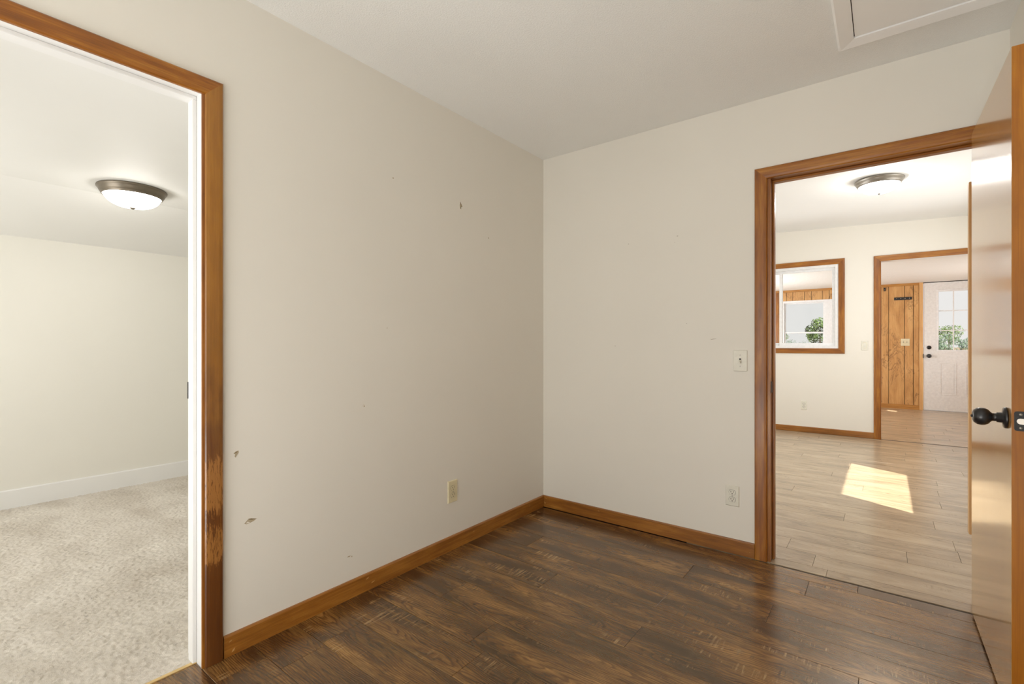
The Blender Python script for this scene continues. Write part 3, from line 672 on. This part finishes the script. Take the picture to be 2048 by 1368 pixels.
# ------------------------------------------------------------------ paint chips, scratches, nail holes on the walls
def chip(parent, P, s, z, pts, mat, v=.0008, name='paint_chip'):
    bm = bmesh.new()
    prism(bm, [P(s + a, z + b, -.0004) for a, b in pts], [P(s + a, z + b, v) for a, b in pts])
    return link(name, bm, mat, parent)
mm = lambda L: [(a / 1000, b / 1000) for a, b in L]
chip(wall_left, PL, -.838, 1.930, mm([(-4, 21), (1, 15), (4, 8), (10, 3), (14, -4), (9, -7), (3, -6), (1, -14), (3, -21), (-2, -20), (-6, -8), (-7, 2), (-4, 8)]), M['chip'])
chip(wall_left, PL, -.838, 1.930, mm([(-3, 20), (2, 9), (6, 4), (4, 0), (-2, 8)]), M['chipd'], .0012)
chip(wall_left, PL, -.838, 1.930, mm([(0, -6), (9, -6), (3, -9), (2, -20), (-2, -18)]), M['chipd'], .0012)
chip(wall_left, PL, -2.035, .733, mm([(-10, 4), (-3, 10), (7, 13), (8, 6), (2, -4), (-3, -12), (-6, -8), (-4, 0)]), M['chip'])
chip(wall_left, PL, -2.035, .733, mm([(-9, 4), (0, 5), (6, 11), (-2, 9)]), M['chipd'], .0012)
chip(wall_left, PL, -1.985, .472, mm([(-22, -6), (-14, 2), (-6, 9), (4, 8), (14, 3), (24, 2), (12, -5), (0, -8), (-14, -10)]), M['chip'])
chip(wall_left, PL, -1.985, .472, mm([(-8, 8), (4, 7), (22, 2), (6, 1), (-4, 4)]), M['chipd'], .0012)
chip(wall_left, PL, -1.985, .472, mm([(-16, -7), (-2, -7), (-6, -3), (-12, -1)]), M['chipw'], .0014)
chip(wall_left, PL, -1.483, .857, mm([(-6, 0), (-2, 7), (5, 6), (8, 0), (3, -7), (-3, -6)]), M['chipw'])
chip(wall_left, PL, -1.480, .853, mm([(-2, 3), (2, 5), (3, -1), (-1, -3)]), M['chip'], .0012)
for s, z, w, h in ((-1.314, 1.956, 4, 4), (-.595, 1.787, 3, 6), (-1.56, .187, 9, 3), (-1.545, .182, 3, 4), (-1.35, 1.22, 2, 2)):
    chip(wall_left, PL, s, z, mm([(-w, -h * .4), (-w * .2, h), (w, h * .3), (w * .3, -h)]), M['chip'], name='nail_hole')
chip(wall_back, PB, 1.148, 1.170, mm([(-15, -2.5), (-4, -1), (14, 1.2), (15, 2), (-3, 1), (-15, -.8)]), M['chipd'], name='scratch')
for s, z, w, h in ((.946, 1.775, 5, 1.6), (.641, 1.767, 2.5, 2.5), (.93, 1.74, 1.5, 1.5), (1.0, 1.26, 2, 1.5), (.55, 1.13, 2, 3)):
    chip(wall_back, PB, s, z, mm([(-w, -h * .4), (-w * .2, h), (w, h * .3), (w * .3, -h)]), M['chipd'], name='nail_hole')

# pale nicks in the stained baseboards
bl = bpy.data.objects['baseboard_left']; bk = bpy.data.objects['baseboard_back']
for s, z, w, h in ((-1.47, .058, 9, 4), (-1.44, .030, 10, 3), (-.74, .050, 4, 4), (-.18, .050, 3, 7), (-2.06, .055, 6, 3), (-2.05, .018, 6, 6)):
    chip(bl, lambda a, b, v: Vector((.0122 + v * .5, a, b)), s, z, mm([(-w, -h), (-w * .3, h * .6), (w, h), (w * .4, -h * .5)]), M['nick'], name='nick')
for s, z, w, h in ((.030, .062, 5, 4), (.022, .030, 7, 5), (.44, .060, 6, 2), (1.335, .028, 2, 2)):
    chip(bk, lambda a, b, v: Vector((a, -.0122 - v * .5, b)), s, z, mm([(-w, h), (-w * .3, -h * .6), (w, -h), (w * .4, h * .5)]), M['nick'], name='nick')

# ------------------------------------------------------------------ outdoors
struct(link('ground', boxes((-160, 160, Y4 + .4, 320, -.9, -.6)), M['lawn']))
def tree(name, label, loc, r, h, leaf, n, trunk, lw=.05):
    t = thing(name, label, 'tree' if name == 'tree' else 'bush', loc); x, y, z = loc
    bm = bmesh.new()
    cl = [(random.uniform(-.6, .6) * r, random.uniform(-.6, .6) * r, trunk + (h - trunk) * random.uniform(.25, .85), r * random.uniform(.28, .5)) for _ in range(16)]
    for _ in range(n):
        a, b, c, q = random.choice(cl)
        d = Vector((random.gauss(0, 1), random.gauss(0, 1), random.gauss(0, 1))).normalized() * q * random.uniform(.75, 1.0)
        p = Vector((x + a, y + b, z + c)) + d; u = Vector((random.gauss(0, 1), random.gauss(0, 1), random.gauss(0, 1))).normalized()
        w = u.orthogonal().normalized(); s = lw * r * random.uniform(.7, 1.5)
        f = [bm.verts.new(p + u * s), bm.verts.new(p + w * s * .6), bm.verts.new(p - u * s), bm.verts.new(p - w * s * .6)]; bm.faces.new(f)
    o = link('foliage', bm, leaf, t); o['kind'] = 'stuff'
    link('trunk', lathe([(0, 0), (.06 * r, 0), (.045 * r, trunk), (.02 * r, trunk + (h - trunk) * .6), (0, trunk + (h - trunk) * .6)], 10, 'z', loc), M['bark'], t, True)
    return t
def out_at(u, d):      # ground position seen in direction of image column u at depth d
    f = Vector((-math.sin(R(37.743)), math.cos(R(37.743)))); r_ = Vector((math.cos(R(37.743)), math.sin(R(37.743))))
    p = Vector((1.9035, -2.8205)) + d * (f + r_ * (u - 1024) / 961.4); return p.x, p.y
def plant(name, label, u, d, ytop, rpx, leaf, n, trunkf=.3):
    x, y = out_at(u, d); z0 = -.6; top = 1.1427 + (688 - ytop) / 961.4 * d; r = rpx / 961.4 * d
    tree(name, label, (x, y, z0), r, top - z0, leaf, n, trunkf * (top - z0))
plant('tree', 'broad green tree seen through the porch window', 1640, 46, 636, 30, M['leaf'], 2600, .38)
plant('tree', 'dark low tree at the left edge of the porch window view', 1566, 60, 660, 12, M['leaf'], 700, .4)
plant('bush', 'bluish green bush in the lower panes of the white door', 1890, 30, 664, 21, M['leaf2'], 2200, .12)
plant('tree', 'yellow green tree behind the bush in the white door panes', 1898, 70, 650, 24, M['leaf'], 1300, .3)
plant('bush', 'dark green bush on the right of the white door panes', 1926, 26, 668, 20, M['leaf2'], 1500, .12)
for i, (u, d, yt, rp) in enumerate(((1580, 120, 682, 14), (1605, 110, 684, 12))):
    plant('bush', ('low distant shrub left under the porch window rail', 'low distant shrub beside the broad green tree')[i], u, d, yt, rp, M['leaf2'], 500, .1)
